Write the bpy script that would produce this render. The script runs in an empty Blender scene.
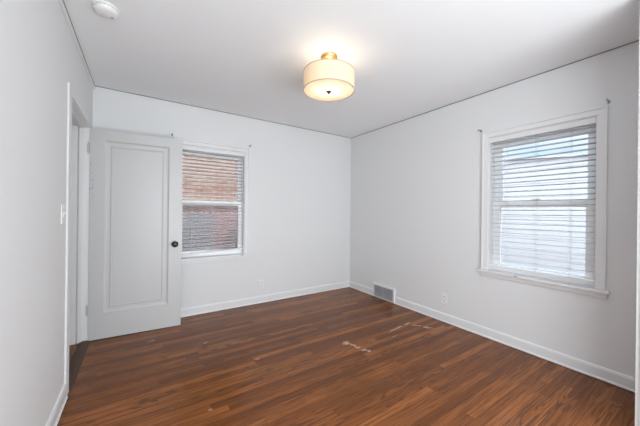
import bpy, bmesh, math, random
from mathutils import Vector, Matrix
random.seed(7)
S = bpy.context.scene
COL = S.collection

# ---------------------------------------------------------------- camera
W, D, H = 3.276, 3.190, 2.44           # room: x -W..0, y -D..0
yaw, roll = 0.5815, 0.0116
fw = Vector((math.sin(yaw), math.cos(yaw), 0)); rt = Vector((math.cos(yaw), -math.sin(yaw), 0)); up = Vector((0, 0, 1))
r2 = rt * math.cos(roll) + up * math.sin(roll); u2 = up * math.cos(roll) - rt * math.sin(roll)
cam = bpy.data.cameras.new('camera'); camo = bpy.data.objects.new('camera', cam); COL.objects.link(camo)
M = Matrix((r2, u2, -fw)).transposed().to_4x4(); M.translation = (-2.8752, -3.4689, 1.225)
camo.matrix_world = M
cam.sensor_width = 36; cam.lens = 273.05 / 640 * 36; cam.shift_y = -1.2422 / 640; cam.clip_start = 0.01
S.camera = camo

# ---------------------------------------------------------------- world, lights, exposure
wd = bpy.data.worlds.new('sky'); S.world = wd; wd.use_nodes = True
wn = wd.node_tree.nodes; wl = wd.node_tree.links
bg = wn['Background']
tc = wn.new('ShaderNodeTexCoord'); nz = wn.new('ShaderNodeTexNoise'); nz.inputs['Scale'].default_value = 2.2; nz.inputs['Detail'].default_value = 4
cr = wn.new('ShaderNodeValToRGB')
cr.color_ramp.elements[0].position = 0.42; cr.color_ramp.elements[0].color = (0.47, 0.72, 1.0, 1)
cr.color_ramp.elements[1].position = 0.66; cr.color_ramp.elements[1].color = (0.95, 0.97, 1.0, 1)
wl.new(tc.outputs['Generated'], nz.inputs['Vector']); wl.new(nz.outputs['Fac'], cr.inputs['Fac']); wl.new(cr.outputs['Color'], bg.inputs['Color'])
sx = wn.new('ShaderNodeSeparateXYZ'); wl.new(tc.outputs['Generated'], sx.inputs[0])
mr_ = wn.new('ShaderNodeMapRange'); mr_.inputs[1].default_value = 0.24; mr_.inputs[2].default_value = 0.6; mr_.inputs[3].default_value = 1.18; mr_.inputs[4].default_value = 9.0
wl.new(sx.outputs[2], mr_.inputs[0]); wl.new(mr_.outputs[0], bg.inputs['Strength'])      # hazy bright sky, brightest overhead

def light(name, kind, loc, power, color=(1, 1, 1), size=0.1, size_y=None, rot=(0, 0, 0)):
    l = bpy.data.lights.new(name, kind); l.energy = power; l.color = color
    if kind == 'AREA':
        l.size = size
        if size_y: l.shape = 'RECTANGLE'; l.size_y = size_y
    elif kind == 'SUN': l.angle = size
    else: l.shadow_soft_size = size
    o = bpy.data.objects.new(name, l); o.location = loc; o.rotation_euler = rot; COL.objects.link(o); return o

# fill lights added out of view behind the camera to even out the room
light('adjoining_room_fill', 'AREA', (-2.85, -4.8, 1.2), 62, (0.885, 0.95, 1.0), 1.4, 2.2, rot=(math.radians(98), 0, math.radians(-38)))
light('adjoining_room_up_fill', 'AREA', (-1.45, -4.7, 0.6), 62, (0.885, 0.95, 1.0), 2.0, 1.3, rot=(math.radians(116), 0, math.radians(27)))
light('left_hall_fill', 'AREA', (-3.95, -1.1, 2.3), 3.0, (.95, .97, 1), 0.6, 1.2)  # added fill for the side hall, its source is unseen

vs = S.view_settings
vs.view_transform = 'Standard'; vs.look = 'None'; vs.gamma = 1; vs.use_curve_mapping = False; vs.exposure = 0.06
S.cycles.max_bounces = 14; S.cycles.diffuse_bounces = 10; S.cycles.transparent_max_bounces = 24
S.cycles.use_denoising = True; S.cycles.sample_clamp_indirect = 6.0
S.cycles.caustics_reflective = False; S.cycles.caustics_refractive = False

# ---------------------------------------------------------------- material helpers
def mat(name, color, rough=0.5, metal=0.0, bump=0.0, bscale=80, var=0.0, vscale=5, spec=None, emit=None, estr=0, sss=0):
    m = bpy.data.materials.new(name); m.use_nodes = True
    n = m.node_tree.nodes; l = m.node_tree.links; b = n['Principled BSDF']
    b.inputs['Base Color'].default_value = (*color, 1); b.inputs['Roughness'].default_value = rough; b.inputs['Metallic'].default_value = metal
    if spec is not None: b.inputs['Specular IOR Level'].default_value = spec
    t = n.new('ShaderNodeTexCoord')
    if var:
        z = n.new('ShaderNodeTexNoise'); z.inputs['Scale'].default_value = vscale; z.inputs['Detail'].default_value = 4
        l.new(t.outputs['Object'], z.inputs['Vector'])
        mx = n.new('ShaderNodeMix'); mx.data_type = 'RGBA'
        mx.inputs[6].default_value = (*[c * (1 - var) for c in color], 1); mx.inputs[7].default_value = (*[min(1, c * (1 + var)) for c in color], 1)
        l.new(z.outputs['Fac'], mx.inputs[0]); l.new(mx.outputs[2], b.inputs['Base Color'])
    if bump:
        z = n.new('ShaderNodeTexNoise'); z.inputs['Scale'].default_value = bscale; z.inputs['Detail'].default_value = 3
        l.new(t.outputs['Object'], z.inputs['Vector'])
        bp = n.new('ShaderNodeBump'); bp.inputs['Strength'].default_value = bump; bp.inputs['Distance'].default_value = 0.002
        l.new(z.outputs['Fac'], bp.inputs['Height']); l.new(bp.outputs['Normal'], b.inputs['Normal'])
    if emit: b.inputs['Emission Color'].default_value = (*emit, 1); b.inputs['Emission Strength'].default_value = estr
    return m

class NB:      # terse node builder
    def __init__(s, m): s.n = m.node_tree.nodes; s.l = m.node_tree.links
    def put(s, sock, v):
        if isinstance(v, bpy.types.NodeSocket): s.l.new(v, sock)
        elif v is not None: sock.default_value = v
    def math(s, op, a, b=None, c=None):
        x = s.n.new('ShaderNodeMath'); x.operation = op; s.put(x.inputs[0], a); s.put(x.inputs[1], b); s.put(x.inputs[2], c); return x.outputs[0]
    def xyz(s, a, b, c):
        x = s.n.new('ShaderNodeCombineXYZ'); s.put(x.inputs[0], a); s.put(x.inputs[1], b); s.put(x.inputs[2], c); return x.outputs[0]
    def noise(s, v, scale, detail=4, dist=0, rough=.5):
        x = s.n.new('ShaderNodeTexNoise'); s.l.new(v, x.inputs['Vector']); x.inputs['Scale'].default_value = scale
        x.inputs['Detail'].default_value = detail; x.inputs['Distortion'].default_value = dist; x.inputs['Roughness'].default_value = rough; return x.outputs['Fac']
    def white(s, v):
        x = s.n.new('ShaderNodeTexWhiteNoise'); x.noise_dimensions = '3D'; s.l.new(v, x.inputs['Vector']); return x.outputs['Value']
    def mix(s, f, a, b, mode='MIX'):
        x = s.n.new('ShaderNodeMix'); x.data_type = 'RGBA'; x.blend_type = mode
        s.put(x.inputs[0], f); s.put(x.inputs[6], a); s.put(x.inputs[7], b); return x.outputs[2]
    def ramp(s, f, stops):
        x = s.n.new('ShaderNodeValToRGB'); s.l.new(f, x.inputs[0]); e = x.color_ramp.elements
        while len(e) < len(stops): e.new(.5)
        for i, (p, c) in enumerate(stops): e[i].position = p; e[i].color = (*c, 1) if len(c) == 3 else c
        return x.outputs[0]
    def maprange(s, v, a, b, c=0., d=1.):
        x = s.n.new('ShaderNodeMapRange'); x.interpolation_type = 'SMOOTHSTEP'; s.l.new(v, x.inputs[0])
        for i, q in enumerate((a, b, c, d)): x.inputs[i + 1].default_value = q
        return x.outputs[0]

def wood_floor(name, along='x', pw=0.057, tone=1.0, scuffs=()):
    m = bpy.data.materials.new(name); m.use_nodes = True; k = NB(m); b = k.n['Principled BSDF']
    t = k.n.new('ShaderNodeTexCoord'); sp = k.n.new('ShaderNodeSeparateXYZ'); k.l.new(t.outputs['Object'], sp.inputs[0])
    X, Y = (sp.outputs[0], sp.outputs[1]) if along == 'x' else (sp.outputs[1], sp.outputs[0])
    v = k.math('DIVIDE', Y, pw); row = k.math('FLOOR', v); fv = k.math('FRACT', v)
    off = k.white(k.xyz(row, 3.3, 0.0)); u = k.math('ADD', k.math('DIVIDE', X, 1.15), k.math('MULTIPLY', off, 7.0))
    colm = k.math('FLOOR', u); fu = k.math('FRACT', u)
    rnd = k.white(k.xyz(row, colm, 1.7)); rnd2 = k.white(k.xyz(row, colm, 9.1))
    # long fibres
    gv = k.xyz(k.math('ADD', k.math('MULTIPLY', X, 2.2), k.math('MULTIPLY', rnd, 40.0)), k.math('MULTIPLY', Y, 60.0), k.math('MULTIPLY', rnd2, 12.0))
    g = k.noise(gv, 1.6, 5, 0.6, .6)
    gf = k.noise(k.xyz(k.math('MULTIPLY', X, 9.0), k.math('MULTIPLY', Y, 420.0), rnd), 1.0, 3)
    # cathedral figure
    cv = k.xyz(k.math('ADD', k.math('MULTIPLY', X, 1.5), k.math('MULTIPLY', rnd2, 30.0)), k.math('MULTIPLY', Y, 14.0), k.math('MULTIPLY', rnd, 20.0))
    cn = k.noise(cv, 1.0, 1, 0.2); band = k.math('SINE', k.math('MULTIPLY', cn, 60.0))
    band = k.maprange(band, 0.35, 1.0)
    base = k.ramp(rnd, [(0.0, (0.110, 0.032, 0.009)), (0.35, (0.20, 0.061, 0.016)), (0.7, (0.255, 0.081, 0.022)), (1.0, (0.36, 0.124, 0.035))])
    c = k.mix(k.maprange(g, .42, .64), base, k.mix(1.0, base, (0.40, 0.35, 0.34, 1), 'MULTIPLY'))
    c = k.mix(k.math('MULTIPLY', band, k.maprange(rnd2, .45, .9, .06, .85)), c, (0.040, 0.017, 0.010, 1))
    c = k.mix(k.math('MULTIPLY', gf, .30), c, (0.42, 0.165, 0.045, 1))
    blotch = k.noise(t.outputs['Object'], 1.6, 3)
    c = k.mix(k.maprange(blotch, .42, .7, 0, .30), c, (0.11, 0.046, 0.015, 1))
    e = k.math('MINIMUM', fv, k.math('SUBTRACT', 1.0, fv)); gap = k.maprange(e, 0.0, 0.035, 1.0, 0.0)
    e2 = k.math('MINIMUM', fu, k.math('SUBTRACT', 1.0, fu)); gap2 = k.maprange(e2, 0.0, 0.0016, 1.0, 0.0)
    gp = k.math('MAXIMUM', gap, gap2)
    c = k.mix(k.math('MULTIPLY', gp, .65), c, (0.03, 0.015, 0.010, 1))
    # dust specks and small nicks
    dn = k.noise(t.outputs['Object'], 95, 1); dn2 = k.noise(t.outputs['Object'], 1.9, 2)
    dust = k.math('MULTIPLY', k.maprange(dn, .765, .80), k.maprange(dn2, .45, .6))
    c = k.mix(dust, c, (0.42, 0.34, 0.28, 1))
    kn = k.noise(k.xyz(k.math('MULTIPLY', X, 3.0), k.math('MULTIPLY', Y, 9.0), 4.0), 2.3, 2)
    c = k.mix(k.maprange(kn, .72, .80, 0, .7), c, (0.03, 0.015, 0.01, 1))
    wn_ = k.noise(t.outputs['Object'], 38, 4, 1.0)
    for (x, y, a, ra, rb, s) in scuffs:
        dx = k.math('SUBTRACT', sp.outputs[0], x); dy = k.math('SUBTRACT', sp.outputs[1], y); ca, sa = math.cos(a), math.sin(a)
        p = k.math('DIVIDE', k.math('ADD', k.math('MULTIPLY', dx, ca), k.math('MULTIPLY', dy, sa)), ra)
        q = k.math('DIVIDE', k.math('SUBTRACT', k.math('MULTIPLY', dy, ca), k.math('MULTIPLY', dx, sa)), rb)
        d = k.math('SQRT', k.math('ADD', k.math('MULTIPLY', p, p), k.math('MULTIPLY', q, q)))
        d = k.math('ADD', d, k.math('MULTIPLY', k.math('SUBTRACT', wn_, .5), 3.2))
        c = k.mix(k.math('MULTIPLY', k.maprange(d, .7, 1.05, 1.0, 0.0), s), c, (0.56, 0.36, 0.22, 1))
    c = k.mix(1.0, c, (tone, tone, tone, 1), 'MULTIPLY') if tone < 1 else c
    k.l.new(c, b.inputs['Base Color'])
    rn = k.noise(t.outputs['Object'], 5, 4)
    k.l.new(k.maprange(rn, .3, .7, .13, .22), b.inputs['Roughness'])
    b.inputs['Specular IOR Level'].default_value = 0.20
    bp = k.n.new('ShaderNodeBump'); bp.inputs['Strength'].default_value = .25; bp.inputs['Distance'].default_value = 0.0012
    wav = k.noise(t.outputs['Object'], 3.5, 2)
    hgt = k.math('ADD', k.math('ADD', k.math('MULTIPLY', gp, -1.0), k.math('MULTIPLY', gf, .12)), k.math('MULTIPLY', wav, .6))
    k.l.new(hgt, bp.inputs['Height']); k.l.new(bp.outputs['Normal'], b.inputs['Normal'])
    return m

M_wall = mat('wall_paint', (0.725, 0.735, 0.74), 0.6, bump=.12, bscale=160, spec=.3)
M_ceil = mat('ceiling_paint', (0.825, 0.84, 0.85), 0.7, bump=.08, bscale=120, spec=.2)
M_trim = mat('trim_paint', (0.748, 0.758, 0.763), 0.32, bump=.06, bscale=60)
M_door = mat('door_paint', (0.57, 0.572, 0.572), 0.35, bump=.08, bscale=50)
M_seam = mat('dark_seam', (0.25, 0.245, 0.23), 0.8)
M_blind = mat('blind_white', (0.86, 0.86, 0.86), 0.35)
M_slat = mat('slat_shade_tone', (0.62, 0.62, 0.62), 0.45)  # white slats toned down so the shade lines between them look darker
M_vinyl = mat('sash_white', (0.94, 0.94, 0.94), 0.3)
M_black = mat('black_metal', (0.008, 0.008, 0.009), 0.28, spec=.5)
M_brass = mat('brass', (0.78, 0.52, 0.24), 0.28, metal=1.0)
M_bronze = mat('bronze', (0.10, 0.075, 0.05), 0.35, metal=1.0)
M_steel = mat('grey_metal', (0.42, 0.42, 0.41), 0.35, metal=.8)
M_hinge = mat('painted_hinge', (0.52, 0.52, 0.50), 0.4, metal=.3)
M_plate = mat('plate_plastic', (0.78, 0.78, 0.77), 0.3)
M_slot = mat('dark_slot', (0.10, 0.10, 0.10), 0.6)
M_grille = mat('grille_metal', (0.52, 0.535, 0.56), 0.4, metal=.2)
M_louvre = mat('louvre_metal', (0.20, 0.20, 0.21), 0.5, metal=.2)
M_duct = mat('duct_dark', (0.03, 0.028, 0.026), 0.8)
M_thresh = mat('threshold_wood', (0.085, 0.050, 0.033), 0.55, spec=.2, var=.3, vscale=20)
M_cord = mat('blind_cord', (0.55, 0.55, 0.53), 0.8)
M_floor = wood_floor('oak_floor', 'x', scuffs=[
    (-1.255, -1.476, 0.2, .040, .030, .9), (-1.222, -1.55, -1.0, .040, .018, .8), (-1.215, -1.60, -0.6, .026, .016, .75), (-1.202, -1.662, 0.0, .036, .014, .8), (-1.175, -1.70, 0.3, .020, .012, .9),
    (-0.60, -1.508, 0.15, .13, .012, .8), (-0.42, -1.487, 0.1, .07, .013, .85), (-0.355, -1.565, -0.8, .055, .014, .8), (-0.30, -1.665, -0.9, .055, .020, .85),
    (-0.75, -1.62, 0.1, .05, .009, .35), (-2.78, -0.480, 0.1, .035, .009, .8), (-2.36, -0.78, 0.4, .02, .012, .5), (-2.05, -1.30, 0.4, .02, .014, .35),
    (-2.5, -1.7, 0.1, .015, .01, .6)])
M_hallfloor = wood_floor('hall_oak_floor', 'y')

# glass: mostly clear with a mirror-like sheen
def glass():
    m = bpy.data.materials.new('window_glass'); m.use_nodes = True; k = NB(m)
    out = k.n['Material Output']; k.n.remove(k.n['Principled BSDF'])
    tr = k.n.new('ShaderNodeBsdfTransparent'); gl = k.n.new('ShaderNodeBsdfGlossy'); gl.inputs['Roughness'].default_value = .01
    fr = k.n.new('ShaderNodeFresnel'); fr.inputs['IOR'].default_value = 1.25
    mx = k.n.new('ShaderNodeMixShader'); k.l.new(fr.outputs[0], mx.inputs[0]); k.l.new(tr.outputs[0], mx.inputs[1]); k.l.new(gl.outputs[0], mx.inputs[2])
    k.l.new(mx.outputs[0], out.inputs[0]); return m
M_glass = glass()
def screen():
    m = bpy.data.materials.new('insect_screen'); m.use_nodes = True; k = NB(m)
    out = k.n['Material Output']; b = k.n['Principled BSDF']; b.inputs['Base Color'].default_value = (.42, .43, .46, 1); b.inputs['Roughness'].default_value = .7
    tr = k.n.new('ShaderNodeBsdfTransparent'); mx = k.n.new('ShaderNodeMixShader'); mx.inputs[0].default_value = .14; tr.inputs[0].default_value = (.74, .72, .74, 1)
    k.l.new(tr.outputs[0], mx.inputs[1]); k.l.new(b.outputs[0], mx.inputs[2]); k.l.new(mx.outputs[0], out.inputs[0]); return m
M_screen = screen()
def shade_mat(name, color, estr, trans):
    m = bpy.data.materials.new(name); m.use_nodes = True; k = NB(m); out = k.n['Material Output']; b = k.n['Principled BSDF']
    b.inputs['Base Color'].default_value = (*color, 1); b.inputs['Roughness'].default_value = .8
    t = k.n.new('ShaderNodeBsdfTranslucent'); t.inputs[0].default_value = (*color, 1)
    mx = k.n.new('ShaderNodeMixShader'); mx.inputs[0].default_value = trans
    k.l.new(b.outputs[0], mx.inputs[1]); k.l.new(t.outputs[0], mx.inputs[2]); k.l.new(mx.outputs[0], out.inputs[0])
    return m
M_shade = shade_mat('linen_shade', (0.89, 0.80, 0.67), 0, .45)
M_diff = shade_mat('diffuser_acrylic', (0.90, 0.83, 0.70), 0, .5)
M_shaderim = mat('shade_rim', (0.50, 0.40, 0.28), .5)
M_bulb = mat('bulb_glow', (1, 1, 1), .5, emit=(1.0, 0.84, 0.60), estr=5)

def brick():
    m = bpy.data.materials.new('brick'); m.use_nodes = True; k = NB(m); b = k.n['Principled BSDF']
    t = k.n.new('ShaderNodeTexCoord'); sp = k.n.new('ShaderNodeSeparateXYZ'); k.l.new(t.outputs['Object'], sp.inputs[0])
    br = k.n.new('ShaderNodeTexBrick'); k.l.new(k.xyz(sp.outputs[0], sp.outputs[2], 0.0), br.inputs['Vector'])
    br.inputs['Scale'].default_value = 1.0; br.inputs['Brick Width'].default_value = .21; br.inputs['Row Height'].default_value = .072
    br.inputs['Mortar Size'].default_value = .007; br.inputs['Color1'].default_value = (.19, .082, .048, 1); br.inputs['Color2'].default_value = (.27, .135, .085, 1)
    br.inputs['Mortar'].default_value = (.36, .30, .255, 1)
    n = k.noise(t.outputs['Object'], 3.0, 4)
    c = k.mix(k.maprange(n, .35, .7, 0, .45), br.outputs['Color'], (.34, .24, .185, 1))
    k.l.new(c, b.inputs['Base Color']); b.inputs['Roughness'].default_value = .9; return m
M_brick = brick()
M_siding = mat('pale_siding', (0.42, 0.375, 0.348), .7, var=.04, vscale=2)
M_roofing = mat('eave_white', (0.8, 0.8, 0.8), .6)
M_ground = mat('ground_concrete', (0.12, 0.118, 0.11), .9, var=.15, vscale=3)
M_fence = mat('grey_wood', (0.27, 0.225, 0.195), .85, var=.2, vscale=1.5)
M_ramp = mat('pinkish_concrete', (0.40, 0.21, 0.175), .9, var=.2, vscale=5)

# ---------------------------------------------------------------- mesh helpers
def bx(bm, x0, x1, y0, y1, z0, z1, bev=0):
    r = bmesh.ops.create_cube(bm, size=1)
    vs_ = r['verts']
    bmesh.ops.scale(bm, verts=vs_, vec=(abs(x1 - x0), abs(y1 - y0), abs(z1 - z0)))
    bmesh.ops.translate(bm, verts=vs_, vec=((x0 + x1) / 2, (y0 + y1) / 2, (z0 + z1) / 2))
    if bev:
        es = {e for v in vs_ for e in v.link_edges}
        bmesh.ops.bevel(bm, geom=list(es), offset=bev, segments=2, affect='EDGES', profile=.6)
def lathe(bm, prof, c=(0, 0, 0), axis='z', seg=40, closed=False):
    rings = []
    for (r, h) in prof:
        ring = []
        for i in range(seg):
            a = 2 * math.pi * i / seg; p = (r * math.cos(a), r * math.sin(a), h)
            if axis == 'y': p = (p[0], p[2], p[1])
            if axis == 'x': p = (p[2], p[0], p[1])
            ring.append(bm.verts.new((p[0] + c[0], p[1] + c[1], p[2] + c[2])))
        rings.append(ring)
    prs = list(zip(rings, rings[1:])) + ([(rings[-1], rings[0])] if closed else [])
    for A, B in prs:
        for i in range(seg):
            bm.faces.new((A[i], A[(i + 1) % seg], B[(i + 1) % seg], B[i]))
    if not closed:
        bm.faces.new(rings[0][::-1]); bm.faces.new(rings[-1])
def tube(bm, pts, r, seg=8):
    pts = [Vector(p) for p in pts]; rings = []
    for i, p in enumerate(pts):
        t = (pts[min(i + 1, len(pts) - 1)] - pts[max(i - 1, 0)]).normalized()
        a = t.cross(Vector((0, 0, 1))) if abs(t.z) < .95 else t.cross(Vector((1, 0, 0))); a.normalize(); b = t.cross(a)
        rings.append([bm.verts.new(p + (a * math.cos(2 * math.pi * j / seg) + b * math.sin(2 * math.pi * j / seg)) * r) for j in range(seg)])
    for A, B in zip(rings, rings[1:]):
        for j in range(seg): bm.faces.new((A[j], A[(j + 1) % seg], B[(j + 1) % seg], B[j]))
    bm.faces.new(rings[0][::-1]); bm.faces.new(rings[-1])
def prism(bm, poly, f, a, b):     # poly of 2-D points swept from a to b; f(u, v, t) -> xyz
    A = [bm.verts.new(f(u, v, a)) for u, v in poly]; B = [bm.verts.new(f(u, v, b)) for u, v in poly]; n = len(poly)
    for i in range(n): bm.faces.new((A[i], A[(i + 1) % n], B[(i + 1) % n], B[i]))
    bm.faces.new(A[::-1]); bm.faces.new(B)
def obj(name, bm, m, parent=None, smooth=False, label=None):
    bmesh.ops.recalc_face_normals(bm, faces=bm.faces)
    me = bpy.data.meshes.new(name); bm.to_mesh(me); bm.free()
    if smooth:
        for p in me.polygons: p.use_smooth = True
        try: me.set_sharp_from_angle(angle=math.radians(40))
        except Exception: pass
    me.materials.append(m); o = bpy.data.objects.new(name, me); COL.objects.link(o)
    if parent: o.parent = parent
    if label: o['label'] = label
    return o
def one(name, m, *boxes, parent=None, bev=0, label=None):
    bm = bmesh.new()
    for b in boxes: bx(bm, *b, bev=bev)
    return obj(name, bm, m, parent, label=label)
def empty(name, loc, rz=0):
    o = bpy.data.objects.new(name, None); o.location = loc; o.rotation_euler = (0, 0, rz); o.empty_display_size = .1; COL.objects.link(o); return o
def thing(o, label, cat, group=None):
    o['label'] = label; o['category'] = cat
    if group: o['group'] = group
    return o
def struct(o, label, cat=None):
    o['kind'] = 'structure'; o['label'] = label; o['category'] = cat or 'wall'; return o
def copy_tree(o, parent=None):
    c = o.copy(); COL.objects.link(c); c.parent = parent
    for ch in list(o.children): copy_tree(ch, c)
    return c

# ---------------------------------------------------------------- room shell
T = 0.12
WX0, WX1, WZ0, WZ1 = -2.523, -1.763, 0.672, 1.972      # window in the back wall
VY0, VY1 = -2.890, -2.130                              # window in the right wall
DY0, DY1, DZ = -1.015, -0.190, 1.975                   # clear door opening in the left wall
OX0, OX1, OZ = -3.20, -0.60, 2.44                      # front wall opening where the camera stands, widened for the fill lights
FT = 0.14
struct(one('floor', M_floor, (-W - 0.03, 0.0, -D, 0, -.06, 0)), 'glossy dark reddish brown oak strip floor with pale scuffs', 'floor')
struct(one('floor_adjoining', M_hallfloor, (-3.5, -.3, -5.4, -D, -.06, 0)), 'oak floor of the adjoining room behind the doorway', 'floor')
struct(one('floor_hall', M_hallfloor, (-4.6, -W - 0.03, -2.6, 0.0, -.06, -.002)), 'lighter oak floor of the hall seen through the open door', 'floor')
struct(one('ceiling', M_ceil, (-W, 0, -D, 0, H, H + .1)), 'flat white painted ceiling', 'ceiling')
struct(one('ceiling_adjoining', M_ceil, (-3.5, -.3, -5.4, -D, H, H + .1)), 'white ceiling of the adjoining room', 'ceiling')
struct(one('ceiling_hall', M_ceil, (-4.6, -W - T, -2.6, 0, H, H + .1)), 'white ceiling of the side hall', 'ceiling')
WT = 0.17
struct(one('wall_back', M_wall, (-4.72, WX0 - .0, 0, WT, -.06, H + .1), (WX1, WT, 0, WT, -.06, H + .1), (WX0, WX1, 0, WT, -.06, WZ0 - .02), (WX0, WX1, 0, WT, WZ1, H + .1)), 'white painted back wall with the left-hand window')
struct(one('wall_right', M_wall, (0, WT, VY1, 0, -.06, H + .1), (0, WT, -D - FT, VY0, -.06, H + .1), (0, WT, VY0, VY1, -.06, WZ0 - .02), (0, WT, VY0, VY1, WZ1, H + .1)), 'white painted right wall with the right-hand window')
struct(one('wall_left', M_wall, (-W - T, -W, DY1 + .022, 0, 0, H), (-W - T, -W, -D, DY0 - .022, 0, H), (-W - T, -W, DY0 - .022, DY1 + .022, DZ + .022, H)), 'white painted left wall with the open doorway')
struct(one('wall_front', M_wall, (-3.5, OX0, -D - FT, -D, 0, H), (OX1, 0, -D - FT, -D, 0, H)), 'white painted front wall around the view opening, widened to let fill light in')
struct(one('wall_adjoining', M_wall, (-3.62, -3.5, -5.4, -D - .001, -.06, H + .1), (-.3, -.18, -5.4, -D - FT, -.06, H + .1), (-3.62, -.18, -5.52, -5.4, -.06, H + .1)), 'white walls of the adjoining room')
struct(one('wall_hall', M_wall, (-4.72, -4.6, -2.6, 0, -.06, H + .1), (-4.72, -W - T, -2.72, -2.6, -.06, H + .1)), 'white walls of the side hall')

# baseboards
BP = [(0, .005), (.020, .005), (.020, .012), (.016, .018), (.0135, .022), (.0135, .082), (.011, .088), (.008, .096), (0, .098)]
def base(name, f, a, b, label):
    bm = bmesh.new(); prism(bm, BP, f, a, b); return struct(obj(name, bm, M_trim), label, 'baseboard')
base('baseboard_back', lambda u, v, t: (t, -u, v), -W + .001, 0, 'white baseboard along the back wall')
base('baseboard_right', lambda u, v, t: (-u, t, v), -D, -.0005, 'white baseboard along the right wall')
base('baseboard_left', lambda u, v, t: (-W + u, t, v), -D, DY0 - .091, 'white baseboard along the left wall')
# ceiling line: a thin dark seam and slim moulding
sm = .007
for nm, b, lb in (('trim_1', (-W, 0, -sm, 0, H - .006, H), 'thin dark seam where back wall meets ceiling'),
              ('trim_2', (-sm, 0, -D, -sm, H - .006, H), 'thin dark seam where right wall meets ceiling'),
              ('trim_3', (-W, -W + .014, -D, -sm, H - .006, H), 'thin dark seam where left wall meets ceiling')):
    struct(one(nm, M_seam, b), lb, 'trim')
struct(one('trim_4', M_trim, (-W, -W + .012, -D, -.0005, H - .038, H - .006), bev=.003), 'slim white moulding along the top of the left wall', 'trim')

# ---------------------------------------------------------------- left doorway: jamb, stop, casing, threshold
bm = bmesh.new()
for (y0, y1, s) in ((DY1, DY1 + .022, 1), (DY0 - .022, DY0, -1)):
    bx(bm, -W - .072, -W + .002, y0, y1, 0, DZ + .022); bx(bm, -W - T - .004, -W - .080, y0 - (.004 if s > 0 else 0), y1, 0, DZ + .022)
    bx(bm, -W - .082, -W - .070, y0 + (.012 if s > 0 else 0), y1 - (0 if s > 0 else .012), 0, DZ + .022)
bx(bm, -W - T - .004, -W + .002, DY0, DY1, DZ, DZ + .022)
bx(bm, -W - .070, -W - .038, DY1 - .012, DY1, 0, DZ, .002); bx(bm, -W - .070, -W - .038, DY0, DY0 + .012, 0, DZ, .002)
bx(bm, -W - .070, -W - .038, DY0 + .012, DY1 - .012, DZ - .012, DZ, .002)
struct(obj('trim_5', bm, M_trim), 'white door jamb lining with stop in the left doorway', 'trim')
CW = .09
bm = bmesh.new()
bx(bm, -W, -W + .011, DY0 - CW, DY0 - .006, 0, DZ + .006, .003)
bx(bm, -W, -W + .011, DY1 + .006, DY1 + CW, 0, DZ + .006, .003)
bx(bm, -W, -W + .011, DY0 - CW, DY1 + CW, DZ + .006, DZ + .065, .003)
struct(obj('trim_6', bm, M_wall), 'white casing around the left doorway', 'trim')
bm = bmesh.new()
prism(bm, [(0, 0), (.085, 0), (.080, .008), (.060, .014), (.025, .014), (.005, .008)], lambda u, v, t: (-W - .062 + u, t, v), DY0 + .001, DY1 - .001)
struct(obj('trim_7', bm, M_thresh), 'dark brown wooden threshold under the open door', 'trim')

# casing on the camera's own doorway (its edge shows at the right border)
bm = bmesh.new()
bx(bm, OX1, OX1 + .09, -D, -D + .017, 0, OZ, .002); bx(bm, OX0 - .07, OX0, -D, -D + .017, 0, OZ, .002)
bx(bm, OX1 - .006, OX1, -D - FT - .002, -D, 0, OZ)
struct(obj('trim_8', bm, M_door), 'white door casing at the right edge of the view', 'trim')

# ---------------------------------------------------------------- the open door
ang = math.atan2(-0.047, 0.763)
dr = empty('door_1', (-W + .004, -.193, 0), ang)
struct(dr, 'white single-panel door standing open against the back wall', 'door')
DL, DH0, DH1, DT = 0.765, 0.006, 1.972, 0.035
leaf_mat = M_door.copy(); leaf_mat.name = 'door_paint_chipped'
k = NB(leaf_mat); bsdf = k.n['Principled BSDF']; t = k.n.new('ShaderNodeTexCoord'); sp = k.n.new('ShaderNodeSeparateXYZ'); k.l.new(t.outputs['Object'], sp.inputs[0])
nn = k.noise(k.xyz(k.math('MULTIPLY', sp.outputs[0], 60.0), 0.0, k.math('MULTIPLY', sp.outputs[2], 42.0)), 1.0, 2)
msk = k.math('MULTIPLY', k.maprange(sp.outputs[0], .020, .034, 1, 0), k.math('MULTIPLY', k.maprange(sp.outputs[2], 1.28, 1.33), k.maprange(sp.outputs[2], 1.66, 1.72, 1, 0)))
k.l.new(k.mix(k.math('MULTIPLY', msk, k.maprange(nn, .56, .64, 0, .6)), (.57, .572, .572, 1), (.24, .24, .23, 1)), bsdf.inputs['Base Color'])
bm = bmesh.new()
p0, p1, q0, q1 = .108, .645, .245, 1.876     # moulded panel outline (x, z)
bx(bm, 0, p0, 0, DT, DH0, DH1); bx(bm, p1, DL, 0, DT, DH0, DH1); bx(bm, p0, p1, 0, DT, DH0, q0); bx(bm, p0, p1, 0, DT, q1, DH1)
def loop(bm, a, b, c, d, y): return [bm.verts.new(v) for v in ((a, y, c), (b, y, c), (b, y, d), (a, y, d))]
lev = [(0, 0), (.004, .006), (.016, .013), (.030, .014), (.046, .014), (.050, .011), (.056, .0085), (.062, .0125)]
for side in (0, 1):
    prev = None
    for (i, dpt) in lev:
        y = dpt if side == 0 else DT - dpt
        L = loop(bm, p0 + i, p1 - i, q0 + i, q1 - i, y)
        if prev:
            for j in range(4): bm.faces.new((prev[j], prev[(j + 1) % 4], L[(j + 1) % 4], L[j]))
        prev = L
    bm.faces.new(prev)
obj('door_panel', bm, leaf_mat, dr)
kn = empty('door_knob', (.703, 0, .87)); kn.parent = dr
bm = bmesh.new(); lathe(bm, [(.0, -.004), (.026, -.003), (.027, 0)], axis='y', seg=32); lathe(bm, [(.011, -.030), (.011, -.003)], axis='y', seg=24)
ro = obj('rosette', bm, M_black, kn, True)
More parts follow.
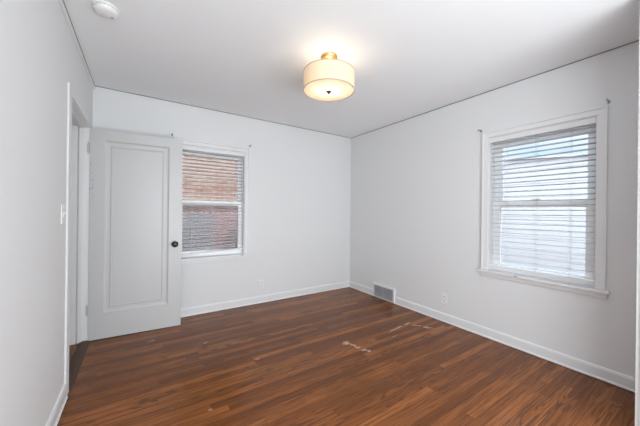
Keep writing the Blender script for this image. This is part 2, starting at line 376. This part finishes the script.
bm = bmesh.new(); lathe(bm, [(.001, -.060), (.014, -.059), (.025, -.055), (.0315, -.046), (.031, -.038), (.024, -.031), (.012, -.028)], axis='y', seg=36)
obj('knob', bm, M_black, kn, True)
bm = bmesh.new(); lathe(bm, [(.012, DT), (.012, DT + .028), (.0275, DT + .040), (.0275, DT + .048), (.014, DT + .060), (.001, DT + .061)], axis='y', seg=36)
obj('knob', bm, M_black, kn, True)
for z in (1.79, .29):
    bm = bmesh.new(); tube(bm, [(-.008, -.004, z - .045), (-.008, -.004, z + .045)], .0065, 12); bx(bm, -.010, -.001, -.002, DT - .008, z - .042, z + .042)
    for zz in (z - .049, z + .049): bx(bm, -.012, -.004, -.008, 0, zz - .004, zz + .004, .001)
    obj('hinge', bm, M_hinge, dr)
one('latch_plate', M_steel, (DL, DL + .001, .006, .029, .875, .935), parent=dr)

# ---------------------------------------------------------------- windows (local: u along wall, d depth outwards, z up), outward = +d
def make_window(name, width, f, label, screen_on, st=.052):
    """f(u, d, z) -> world; u from 0 to width, left to right as seen from inside"""
    w = empty(name, f(width / 2, 0, WZ0)); struct(w, label, 'window'); inv = w.matrix_basis.inverted()
    def part(pn, m, boxes, parent=None, bev=0, lab=None):
        bm = bmesh.new()
        for (u0, u1, d0, d1, z0, z1) in boxes:
            A = inv @ Vector(f(u0, d0, z0)); B = inv @ Vector(f(u1, d1, z1)); bx(bm, min(A.x, B.x), max(A.x, B.x), min(A.y, B.y), max(A.y, B.y), A.z, B.z, bev=bev)
        return obj(pn, bm, m, parent or w, label=lab)
    z0, z1, cw = WZ0, WZ1, .060
    part('casing', M_trim, [(-cw, -.004, -.014, 0, z0, z1 + .004), (width + .004, width + cw, -.014, 0, z0, z1 + .004), (-cw, width + cw, -.014, 0, z1 + .004, z1 + cw),
                            (-cw, -cw + .014, -.024, -.014, z0, z1 + cw), (width + cw - .014, width + cw, -.024, -.014, z0, z1 + cw), (-cw + .014, width + cw - .014, -.024, -.014, z1 + cw - .014, z1 + cw)], bev=.0025)
    part('jamb', M_trim, [(0, .004, 0, .155, z0, z1), (width - .004, width, 0, .155, z0, z1), (.004, width - .004, 0, .155, z1 - .004, z1),
                          (.004, .018, .052, .064, z0, z1 - .004), (width - .018, width - .004, .052, .064, z0, z1 - .004)])
    part('window_stool', M_trim, [(-cw - .022, width + cw + .022, -.048, 0, z0 - .022, z0), (0, width, 0, .06, z0 - .020, z0)], bev=.004)
    part('outer_sill', M_trim, [(0, width, .06, .20, z0 - .020, z0 - .004)])
    part('apron', M_trim, [(-cw - .006, width + cw + .006, -.016, 0, z0 - .062, z0 - .022)], bev=.004)
    # lower sash sits inside, upper sash outside
    lo, hi = (.066, .100), (.104, .138); mr = 1.318
    ls = part('lower_sash', M_vinyl, [(.004, .004 + st, *lo, z0, mr + .026), (width - .004 - st, width - .004, *lo, z0, mr + .026), (.004 + st, width - .004 - st, *lo, z0, z0 + .070), (.004 + st, width - .004 - st, *lo, mr - .026, mr + .026)], bev=.003)
    us = part('upper_sash', M_vinyl, [(.004, .004 + st, *hi, mr - .030, z1 - .004), (width - .004 - st, width - .004, *hi, mr - .030, z1 - .004), (.004 + st, width - .004 - st, *hi, z1 - .086, z1 - .004), (.004 + st, width - .004 - st, *hi, mr - .030, mr + .018)], bev=.003)
    def sub(pn, m, boxes, par, bev=0, lab=None): return part(pn, m, boxes, par, bev, lab)
    sub('pane', M_glass, [(.004 + st, width - .004 - st, .082, .085, z0 + .070, mr - .026)], ls)
    sub('pane', M_glass, [(.004 + st, width - .004 - st, .120, .123, mr + .018, z1 - .086)], us)
    if screen_on:
        sc = part('insect_screen', M_screen, [(.02, width - .02, .150, .1505, z0 + .01, mr - .002)])
        part('screen_frame', M_vinyl, [(.006, .022, .146, .154, z0 - .004, mr), (width - .022, width - .006, .146, .154, z0 - .004, mr), (.022, width - .022, .146, .154, mr - .010, mr + .004), (.022, width - .022, .146, .154, z0 - .004, z0 + .012)], sc)
    c = width / 2
    lk = part('sash_lock', M_brass, [(c - .042, c + .020, .074, .098, mr + .026, mr + .033), (c - .018, c + .010, .078, .096, mr + .033, mr + .044)], bev=.002, lab='small brass sash lock')
    part('lock_lever', M_bronze, [(c - .046, c - .006, .068, .078, mr + .033, mr + .039)], lk, bev=.002)
    for u in (.024, width - .05):
        part('tilt_latch', M_steel, [(u, u + .026, .068, .084, mr + .026, mr + .034)], bev=.003)
    return w, inv

f1 = lambda u, d, z: (WX0 + u, d, z)
f2 = lambda u, d, z: (d, VY1 - u, z)
w1, _ = make_window('window_1', WX1 - WX0, f1, 'white double-hung window in the back wall, looking onto orange brick', True)
w2, _ = make_window('window_2', VY1 - VY0, f2, 'white double-hung window in the right wall, looking onto pale siding and sky', False, .067)

# ---------------------------------------------------------------- blinds
def make_blind(width, label, tilt):
    """local frame: x along the rail, +y towards the glass, z down from the rail top at 0"""
    b = empty('window_blind', (0, 0, 0)); thing(b, label, 'blind', 'white slatted window blinds')
    hw = width / 2 - .006
    bm = bmesh.new(); bx(bm, -hw, hw, .001, .046, -.040, 0, bev=.002); bx(bm, -hw, hw, -.004, .001, -.046, -.002, bev=.0015)
    obj('headrail', bm, M_trim, b)
    pitch, n = .0430, 27; zb = -WZ1 + WZ0 + .055
    bm = bmesh.new()
    for i in range(n):
        z = -.062 - i * pitch
        if z < zb + .022: break
        sl = tilt * max(0, (i - n + 5) / 5) / 2          # the lowest slats follow the crooked bottom rail
        prof = [(-.021, -.0020), (-.010, -.0006), (0, 0), (.010, -.0006), (.021, -.0020), (.021, -.0042), (.010, -.0028), (0, -.0022), (-.010, -.0028), (-.021, -.0042)]
        jz = random.uniform(-.0012, .0012); jt = random.uniform(-.001, .001)
        prism(bm, prof, lambda u, v, t: (t, .026 + u, z + v - .11 * u + .003 + jz + (sl + jt) * t / hw), -hw + .003, hw - .003)
    obj('slats', bm, M_slat, b)
    bm = bmesh.new()
    prism(bm, [(.002, -.008), (.050, -.008), (.052, 0), (.050, .008), (.002, .008), (0, 0)], lambda u, v, t: (t, u, zb + v + tilt / 2 * t / hw), -hw, hw)
    obj('bottom_rail', bm, M_blind, b)
    for x in (-.23, 0, .23):
        bm = bmesh.new()
        zz = zb + tilt / 2 * x / hw
        for y in (-.0005, .0525): tube(bm, [(x - .004, y, -.04), (x - .004, y, zz - .004)], .0008, 6)
        tube(bm, [(x + .006, -.001, -.04), (x + .006, -.001, zz)], .0008, 6)
        obj('ladder_cord', bm, M_cord, b)
    return b
b1 = make_blind(WX1 - WX0, 'white slatted blind in the left window, its bottom rail hanging crooked', .042)
b1.location = ((WX0 + WX1) / 2, .004, WZ1 - .004)
b2 = make_blind(WX1 - WX0, 'white slatted blind in the right window, its bottom rail hanging level', 0.0)
b2.location = (.004, (VY0 + VY1) / 2, WZ1 - .004); b2.rotation_euler = (0, 0, -math.pi / 2)

# small fittings on the stools (lift cord cleats)
def cleat(loc, rz, label):
    c = empty('cord_cleat', loc, rz); thing(c, label, 'cleat', 'small metal cleats on the window stools')
    bm = bmesh.new(); bx(bm, -.010, .010, -.006, 0, -.005, .005, .0015); tube(bm, [(-.016, -.009, 0), (-.008, -.005, 0), (.008, -.005, 0), (.016, -.009, 0)], .0022, 8)
    obj('hook', bm, M_steel, c); return c
cleat((-1.800, -.048, WZ0 - .010), 0, 'tiny grey metal cleat on the front of the left window stool')
cleat((-.048, -2.385, WZ0 - .010), -math.pi / 2, 'tiny grey metal cleat on the front of the right window stool')

# ---------------------------------------------------------------- curtain rod brackets
def bracket(loc, rz, label):
    b = empty('curtain_bracket', loc, rz); thing(b, label, 'bracket', 'metal curtain rod brackets by the windows')
    bm = bmesh.new(); bx(bm, -.009, .009, -.003, 0, -.010, .016, .0012)
    obj('wall_plate', bm, M_steel, b)
    bm = bmesh.new(); tube(bm, [(0, -.002, .006), (0, -.022, .008), (0, -.038, .004), (0, -.050, -.004), (0, -.056, .002), (0, -.057, .014)], .0042, 10)
    obj('hook_arm', bm, M_steel, b, True)
    bm = bmesh.new(); lathe(bm, [(.004, -.005), (.004, -.002)], (0, 0, -.006), 'y', 12); obj('screw', bm, M_bronze, b)
    return b
bracket((-1.700, 0, 2.062), 0, 'grey curtain bracket above the right corner of the left window')
bracket((-2.588, 0, 2.062), 0, 'grey curtain bracket above the open door, left of the left window')
bracket((0, -2.050, 2.058), -math.pi / 2, 'grey curtain bracket above the left corner of the right window')
bracket((0, -2.952, 2.058), -math.pi / 2, 'grey curtain bracket above the right corner of the right window')

# ---------------------------------------------------------------- outlets, switch, vent, smoke detector
def outlet(loc, rz, label):
    o = empty('wall_outlet', loc, rz); thing(o, label, 'outlet', 'white duplex wall outlets')
    bm = bmesh.new(); bx(bm, -.036, .036, -.006, 0, -.058, .058, .003); obj('cover_plate', bm, M_plate, o)
    for z in (-.024, .024):
        bm = bmesh.new(); bx(bm, -.017, .017, -.009, -.005, z - .014, z + .014, .004); r = obj('receptacle', bm, M_plate, o)
        bm = bmesh.new()
        for x in (-.007, .007): bx(bm, x - .0014, x + .0014, -.0095, -.0085, z - .003, z + .007)
        lathe(bm, [(.0026, -.0095), (.0026, -.0085)], (0, 0, z - .008), 'y', 10); obj('slots', bm, M_slot, r)
    bm = bmesh.new(); lathe(bm, [(.003, -.0075), (.003, -.0055)], (0, 0, 0), 'y', 12); obj('screw', bm, M_steel, o)
    return o
outlet((-1.523, 0, .250), 0, 'white duplex outlet low on the back wall near the left window')
outlet((0, -1.672, .262), -math.pi / 2, 'white duplex outlet low on the right wall between vent and window')

sw = empty('light_switch', (-W, -1.205, 1.192), math.pi / 2); thing(sw, 'white light switch on the left wall beside the doorway', 'light switch')
bm = bmesh.new(); bx(bm, -.036, .036, -.006, 0, -.058, .058, .003); obj('cover_plate', bm, M_plate, sw)
bm = bmesh.new(); bx(bm, -.005, .005, -.008, -.005, -.012, .012, .001); prism(bm, [(-.007, 0), (-.018, .008), (-.018, .012), (-.007, .008)], lambda u, v, t: (t, u, v), -.004, .004); obj('toggle', bm, M_plate, sw)
bm = bmesh.new()
bm.free()
for z in (-.03, .03):
    bm = bmesh.new(); lathe(bm, [(.003, -.0075), (.003, -.0055)], (0, 0, z), 'y', 12); obj('screw', bm, M_steel, sw)

vt = empty('wall_vent', (0, -.765, 0), -math.pi / 2); thing(vt, 'grey metal heating vent set into the right wall at the baseboard', 'vent')
# local x runs from far (left) to near (right)
V0, V1, VZ0, VZ1 = -.205, .205, .012, .200
bm = bmesh.new()
bx(bm, V0, V0 + .028, -.030, -.0, VZ0, VZ1, .003); bx(bm, V1 - .028, V1, -.030, -.0, VZ0, VZ1, .003)
bx(bm, V0 + .026, V1 - .026, -.030, -.0, VZ1 - .024, VZ1, .003); bx(bm, V0 + .026, V1 - .026, -.030, -.0, VZ0, VZ0 + .012, .003)
obj('vent_frame', bm, M_wall, vt, label='white painted vent frame')
bm = bmesh.new(); bx(bm, V0 + .026, V1 - .026, -.0055, -.0045, VZ0 + .010, VZ1 - .022); obj('vent_back', bm, M_duct, vt)
bm = bmesh.new()
for i in range(9):
    zz = VZ0 + .012 + i * .0165; prism(bm, [(-.0225, zz), (-.0218, zz - .001), (-.0075, zz + .012), (-.0082, zz + .013)], lambda u, v, t: (t, u, v), V0 + .027, V1 - .027)
obj('vent_louvres', bm, M_louvre, vt)
bm = bmesh.new()
a0, a1, c0, c1 = V0 + .028, V1 - .028, VZ0 + .012, VZ1 - .024
bx(bm, -.005, .005, -.029, -.022, c0, c1)
nx, nz_ = 10, 4; ex = (a1 - a0) / nx; ez = (c1 - c0) / nz_
for i in range(nx):
    for j in range(nz_):
        cx, cz = a0 + ex * (i + .5), c0 + ez * (j + .5)
        for s in (1, -1):
            d = Vector((ex / 2, 0, s * ez / 2)); nrm = Vector((-d.z, 0, d.x)).normalized() * .0040
            A, B = Vector((cx, 0, cz)) - d, Vector((cx, 0, cz)) + d
            q = [A - nrm, B - nrm, B + nrm, A + nrm]
            prism(bm, [(v.x, v.z) for v in q], lambda u, v, t: (u, t, v), -.0275, -.0235)
obj('vent_grille', bm, M_grille, vt)

sd = empty('smoke_detector', (-3.06, -1.375, H)); thing(sd, 'white round smoke detector on the ceiling near the left wall', 'smoke detector')
bm = bmesh.new(); lathe(bm, [(.066, 0), (.068, -.010), (.066, -.012)], seg=48); obj('base_ring', bm, M_plate, sd, True)
bm = bmesh.new(); lathe(bm, [(.060, -.0115), (.061, -.020), (.056, -.030), (.044, -.037), (.001, -.038)], seg=48); obj('cover', bm, M_plate, sd, True)
bm = bmesh.new()
for i in range(18):
    a = i * math.pi / 9; tube(bm, [(.0600 * math.cos(a), .0600 * math.sin(a), -.016), (.0600 * math.cos(a + .2), .0600 * math.sin(a + .2), -.016)], .0016, 6)
obj('air_slots', bm, M_steel, sd)
bm = bmesh.new(); lathe(bm, [(.006, -.0365), (.006, -.040)], (.028, .018, 0), seg=16); obj('test_button', bm, M_steel, sd, True)

# ---------------------------------------------------------------- ceiling light
LX, LY = -1.652, -1.713
cl = empty('ceiling_light', (LX, LY, H)); thing(cl, 'semi-flush drum ceiling light with cream fabric shade, lit', 'ceiling light')
bm = bmesh.new(); lathe(bm, [(.066, 0), (.066, -.008), (.060, -.020), (.046, -.027), (.020, -.030), (.012, -.036), (.001, -.036)], seg=48); obj('canopy', bm, M_brass, cl, True, 'brass canopy')
bm = bmesh.new(); lathe(bm, [(.009, -.274), (.009, -.030)], seg=20)
for a in (0, math.pi / 3, 2 * math.pi / 3): tube(bm, [(-.193 * math.cos(a), -.193 * math.sin(a), -.134), (.193 * math.cos(a), .193 * math.sin(a), -.134)], .003, 8)
obj('stem', bm, M_brass, cl, True)
zt, zb, R = -.128, -.268, .198
bm = bmesh.new(); lathe(bm, [(R, zb), (R, zt), (R - .0015, zt), (R - .0015, zb)], seg=96, closed=True); sh = obj('lamp_shade', bm, M_shade, cl, True, 'cream linen drum shade')
for z in (zt, zb):
    bm = bmesh.new(); lathe(bm, [(R + .0012, z - .003), (R + .0012, z + .003), (R - .0025, z + .003), (R - .0025, z - .003)], seg=96, closed=True); obj('shade_rim', bm, M_shaderim, sh, True)
bm = bmesh.new(); lathe(bm, [(R - .003, zb + .003), (R - .004, zb + .001), (.10, zb - .003), (.001, zb - .005)], seg=96)
bmesh.ops.delete(bm, geom=[f for f in bm.faces if len(f.verts) > 4 and all(v.co.z > zb + .002 for v in f.verts)], context='FACES')
obj('diffuser', bm, M_diff, cl, True, 'glowing white diffuser disc')
bm = bmesh.new(); lathe(bm, [(.001, zb - .024), (.005, zb - .023), (.010, zb - .018), (.008, zb - .013), (.019, zb - .010), (.021, zb - .004)], seg=28); obj('finial', bm, M_bronze, cl, True, 'small dark bronze finial')
for a in (math.radians(35), math.radians(155), math.radians(275)):
    c = (.085 * math.cos(a), .085 * math.sin(a), 0)
    bm = bmesh.new(); lathe(bm, [(.001, -.232), (.018, -.228), (.027, -.212), (.027, -.198), (.018, -.178), (.013, -.165), (.001, -.164)], c, seg=24); ob = obj('bulb', bm, M_bulb, cl, True)
    bm = bmesh.new(); lathe(bm, [(.015, -.166), (.015, -.130)], c, seg=16); obj('socket', bm, M_brass, ob, True)
light('ceiling_light_glow', 'POINT', (LX, LY, H - .19), 1.5, (1.0, .84, .66), .05)

# ---------------------------------------------------------------- outside
g = struct(one('ground', M_ground, (-14, 14, -12, 14, -.72, -.62)), 'grey ground outside the windows', 'ground')
bw = empty('brick_house', (-1.5, 2.9, -.62)); thing(bw, 'orange brick side of a neighbouring house outside the left window', 'house')
bm = bmesh.new(); bx(bm, -6.5, 3.6, 0, .3, 0, 4.8); obj('brick_wall', bm, M_brick, bw)
fn = empty('grey_board_fence', (-2.2, 2.3, -.62)); thing(fn, 'weathered grey board fence in front of the brick house', 'fence')
bm = bmesh.new()
for i in range(17): bx(bm, -2.0 + i * .150, -1.8505 + i * .150, 0, .02, 0, 1.78 + random.uniform(-.01, .01), .002)
obj('fence_boards', bm, M_fence, fn)
bm = bmesh.new(); bx(bm, -2.0, .54, .02, .06, .35, .44); bx(bm, -2.0, .54, .02, .06, 1.3, 1.39); obj('fence_rails', bm, M_fence, fn)
rp = empty('sloping_stair_wall', (-1.9, 2.42, -.62)); thing(rp, 'pinkish sloping stair side wall beyond the fence outside the left window', 'stair wall')
bm = bmesh.new(); prism(bm, [(0, 0), (.30, .9), (.80, 1.75), (.80, 1.86), (.10, 1.86), (-.05, 1.6), (-.05, 0)], lambda u, v, t: (u, t, v), .0, .22)
obj('stair_side', bm, M_ramp, rp)

sh_ = empty('siding_house', (3.0, -2.2, -.62)); thing(sh_, 'neighbouring house with pale horizontal siding outside the right window', 'house')
ztop = 4.2
bm = bmesh.new(); z = 0; poly = [(.4, 0)]
while z < ztop:
    poly += [(0, z), (.004, z + .118)]; z += .120
poly += [(.4, z)]
prism(bm, poly, lambda u, v, t: (u, t, v), -3.2, 6.0)
# rake of the gable: it drops gently towards the near end of the wall
r0 = Vector((0, 1.2, 2.29 + .62)); rk = Vector((0, 1, .085)).normalized(); rn_ = Vector((0, -rk.z, rk.y))
bmesh.ops.bisect_plane(bm, geom=bm.verts[:] + bm.edges[:] + bm.faces[:], plane_co=r0, plane_no=rn_, clear_outer=True)
bmesh.ops.holes_fill(bm, edges=[e for e in bm.edges if e.is_boundary])
obj('siding_wall', bm, M_siding, sh_)
bm = bmesh.new()
prism(bm, [(-.03, -.03), (.42, -.03), (.42, .012), (-.03, .012)], lambda u, v, t: (u, (r0 + rk * t + rn_ * v).y, (r0 + rk * t + rn_ * v).z), -4.4, 4.8)
obj('rake_board', bm, M_siding, sh_)
